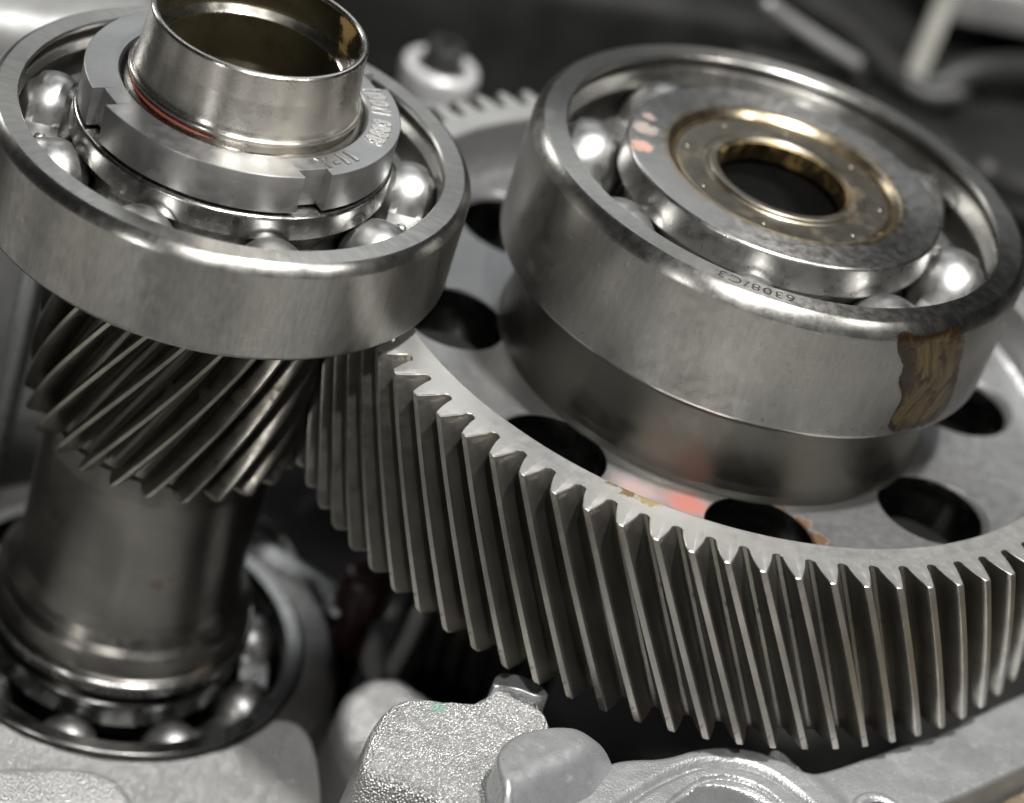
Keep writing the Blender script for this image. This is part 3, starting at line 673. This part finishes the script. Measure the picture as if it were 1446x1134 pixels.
def hrail(x, y):
    h = -66.2 + 0.35 * noise.noise(Vector((x * .12, y * .12, 0)))
    d1 = dpoly(x, y, lip1); d2 = dpoly(x, y, lip2)
    h -= 0.9 * (1 - sst(d1, .15, .6)); h += 0.55 * sst(d1, .5, 1.4) * (1 - sst(d1, 5.0, 8.0)); h -= 0.7 * (1 - sst(d2, .2, .6))
    h -= 6.5 * (1 - sst(math.hypot((x + 8.6) / 1.25, y + 88.0), 5.6, 7.4))
    dh = math.hypot(x - 19.4, y + 84.0); h -= 9 * (1 - sst(dh, 2.5, 2.9)); h += 0.5 * (1 - sst(abs(dh - 4.0), .3, 1.1))
    return h
na = len(RI); V = []; F = []; nb = 120
for i in range(na):
    (ax, ay), (bx, by) = RI[i], RO[min(i, len(RO) - 1)]
    L = math.dist((ax, ay), (bx, by)); dx, dy = (bx - ax) / L, (by - ay) / L
    V.append((ax - dx * -1.0, ay - dy * -1.0, -132))
    for j in range(nb + 1):
        t = (j / nb); x, y = ax + (bx - ax) * t, ay + (by - ay) * t
        e = min(t, 1 - t) * L; cut = 1.6 if t < .5 else 1.2
        V.append((x, y, hrail(x, y) - (cut * (1 - math.sqrt(max(0, 1 - (1 - e / cut) ** 2))) if e < cut else 0)))
    V.append((bx + dx * .6, by + dy * .6, -78)); V.append((bx + dx * .6, by + dy * .6, -132))
w_ = nb + 4
for i in range(na - 1):
    for j in range(w_ - 1): F.append((i * w_ + j, (i + 1) * w_ + j, (i + 1) * w_ + j + 1, i * w_ + j + 1))
put('flange_rail', mesh('flange_rail', V, F, M['rail'], True, 40), hs)
pad('gasket_ledge', [(22, -88), (31, -82.2), (41, -76.2), (51, -70.6), (66, -61.5), (90, -47), (112, -60), (80, -95), (40, -110)], (60, -80), -72, -120, 1.0, M['gasket'], hs, 2, (0, 0), 1.6)
pad('cavity_fin', [(3.0, -70.5), (5.0, -68.3), (7.2, -69.0), (11, -72.6), (9.0, -74.6)], (7, -71.2), -68.6, -100, 0.6, M['cast'], hs, 0.6, (-.12, .2))
# walls and lumps of the case deeper inside, out of focus
tube_path('cast_rib', [(-64.0, 24.5, -117), (-56, 19, -117.5), (-49, 13.5, -119)], 4.2, M['cast_smooth'], hs)
tube_path('oil_pipe', [(-72, 20, -120), (-69.5, 27.5, -112), (-66.8, 32, -112), (-62, 30, -113), (-57.5, 24, -116)], 1.0, M['dark_steel'], hs)
pad('case_lump', [(-55.5, -20), (-49, -13.5), (-43, -13.0), (-37, -17), (-33, -24), (-40, -36), (-54, -34)], (-45, -22), -110, -140, 3.5, M['cast'], hs, 3.0, (0.05, 0.12), 0.8)
for q in [((-46.5, 4, -104), (-43.5, 2, -106)), ((-44.5, 2, -116), (-43.0, -1, -121))]:
    tube_path('case_lug', list(q), 2.8, M['cast'], hs)
tube_path('cast_web', [(-37.5, 1, -106), (-38.5, 0, -113), (-40, -1, -119)], 1.9, M['cast'], hs)
bevelled('case_wall', *box_data(-260, -150, 60, 260, -140, -34), M['dark_steel'], hs, 8, 5)
bevelled('case_wall', *box_data(-170, -84, 92, 300, -140, -33), M['grey_cast'], hs, 7, 5, (0, 0, 0), (0, 0, 0.12))
tube_path('case_pillar', [(-120.5, 34, -128), (-119.0, 36, -95), (-118.0, 38, -62)], 2.6, M['cast_smooth'], hs)
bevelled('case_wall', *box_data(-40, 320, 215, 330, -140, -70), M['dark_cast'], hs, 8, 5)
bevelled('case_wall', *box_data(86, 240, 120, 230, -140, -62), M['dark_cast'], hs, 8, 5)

# drain: a second, dark ribbed gear below the ring gear, seen through the gap
ig = thing('idler_gear', 'small dark gear half hidden under the ring gear, seen in the gap', 'gear', (-22, 6, -132))
itm = tooth_mesh('tooth', M['dark_steel'], 20, 14.5, 16.4, 12.6, 11.5, math.radians(21), 1.1, 40, 0.15, 6, .4, .6)
for k in range(20): put('tooth', itm, ig, (0, 0, 44), math.radians(18 * k))
lathe('gear_core', [(11.5, 44), (5, 44), (5, 4), (11.5, 4)], M['dark_steel'], ig, n=80)
lathe('gear_shaft', [(6, 0), (6, 50), (3, 50), (3, 0)], M['dark_steel'], ig, n=60)
# dark red plug
rp = thing('red_plug', 'small dark red plastic plug in the gap behind the pinion shaft', 'plug', (-49.5, 2, -106))
lathe('plug_cap', [(0.01, 9)] + arc(2.6, 6.4, 2.6, 2.6, 90, 0, 5) + [(5.2, 0), (0.01, 0)], M['red_plastic'], rp, n=48, closed=False)
lathe('plug_stem', [(3.4, 0), (3.4, -26), (0.01, -26)], M['red_plastic'], rp, n=40, closed=False)

# bolt boss with stud behind the ring gear
bb = thing('stud_boss', 'round bright boss with a dark hex stud, behind the ring gear', 'boss', (-28.3, 130, -55.5))
lathe('boss_body', [(5.6, -6)] + arc(7.2, -1.0, 1.6, 1.6, 180, 0, 9) + [(8.9, -3), (8.5, -4.0), (8.4, -12), (9.6, -40), (11, -82), (5.6, -82)], M['boss'], bb, n=90)
V = []; F = []
for zz, rr in ((-10, 4.7), (4.6, 4.7), (5.4, 4.1)):
    for k in range(6): V.append((rr * math.cos(PI / 3 * k), rr * math.sin(PI / 3 * k), zz))
for zz, rr in ((5.4, 2.4), (1.5, 2.4)):
    for k in range(6): V.append((rr * math.cos(PI / 3 * k), rr * math.sin(PI / 3 * k), zz))
for q in range(4):
    for k in range(6): F.append((q * 6 + k, q * 6 + (k + 1) % 6, (q + 1) * 6 + (k + 1) % 6, (q + 1) * 6 + k))
F.append(tuple(24 + k for k in range(6)))
put('hex_stud', mesh('hex_stud', V, F, M['lever'], True, 25), bb)

# bracket, lever, stud and plate at the upper right, out of focus
lv = thing('shift_lever', 'dark curved lever arm behind the large right bearing', 'lever', (0, 0, 0))
tube_path('lever_arm', [(40, 172, -26), (61.9, 170, -42), (76, 170, -46), (88.2, 169, -53), (97.7, 167, -58), (106, 166, -59), (114, 168, -52.5), (130, 172, -51), (170, 180, -50)], 3.6, M['lever'], lv, 14, 1.1)
tube_path('lever_fork', [(98, 164, -57), (103, 160, -58), (110, 160, -55.5)], 3.4, M['lever'], lv)
br_ = thing('dark_bracket', 'dark upright bracket with a bright bar along its edge, beyond the right bearing', 'bracket', (0, 0, 0))
bevelled('bracket_plate', *box_data(48, 82, 151, 158, -140, -50), M['dark_cast'], br_, 2)
tube_path('edge_bar', [(49.5, 150, -36.2), (60, 150, -41.0), (76, 150, -47.0)], 1.9, M['grey_cast'], br_, 12)
st = thing('threaded_stud', 'upright zinc-plated threaded stud at the upper right', 'stud', (99.6, 165, -56))
pr_ = []
for i in range(56):
    z = i * .8; pr_ += [(2.7, z), (2.7, z + .2), (2.25, z + .45), (2.25, z + .6)]
lathe('stud_thread', pr_ + [(0.01, 45)], M['zinc'], st, n=40, closed=False)
pl = bevelled('cover_plate', *box_data(114.5, 200, 188, 240, -50, -38), M['grey_cast'], None, 2.0)
tag(pl, 'pale metal plate behind the threaded stud in the upper right corner', 'plate')
for (nm_, P_, R_, lb) in (('cast_lug', [(86, 112, -47), (92, 111, -50), (97, 110, -54)], 3.6, 'grey blurred cast lug just right of the large right bearing'),):
    tag(tube_path(nm_, P_, R_, M['lever']), lb, 'lug')
tag(tube_path('hose_end', [(99, 112, -50), (106, 112, -52), (116, 112, -53)], 4.0, M['lever']), 'dark stubby hose end at the right edge beside the cast lug', 'hose')

# unseen bench far below and behind, bouncing light onto the steel walls
bpy_ = bpy.data.meshes.new('workbench'); bpy_.from_pydata([(-3, -3, -0.16), (3, -3, -0.16), (3, 3, -0.16), (-3, 3, -0.16)], [], [(0, 1, 2, 3)]); bpy_.materials.append(M['bench'])
o = bpy.data.objects.new('ground', bpy_); C.objects.link(o); o['kind'] = 'structure'
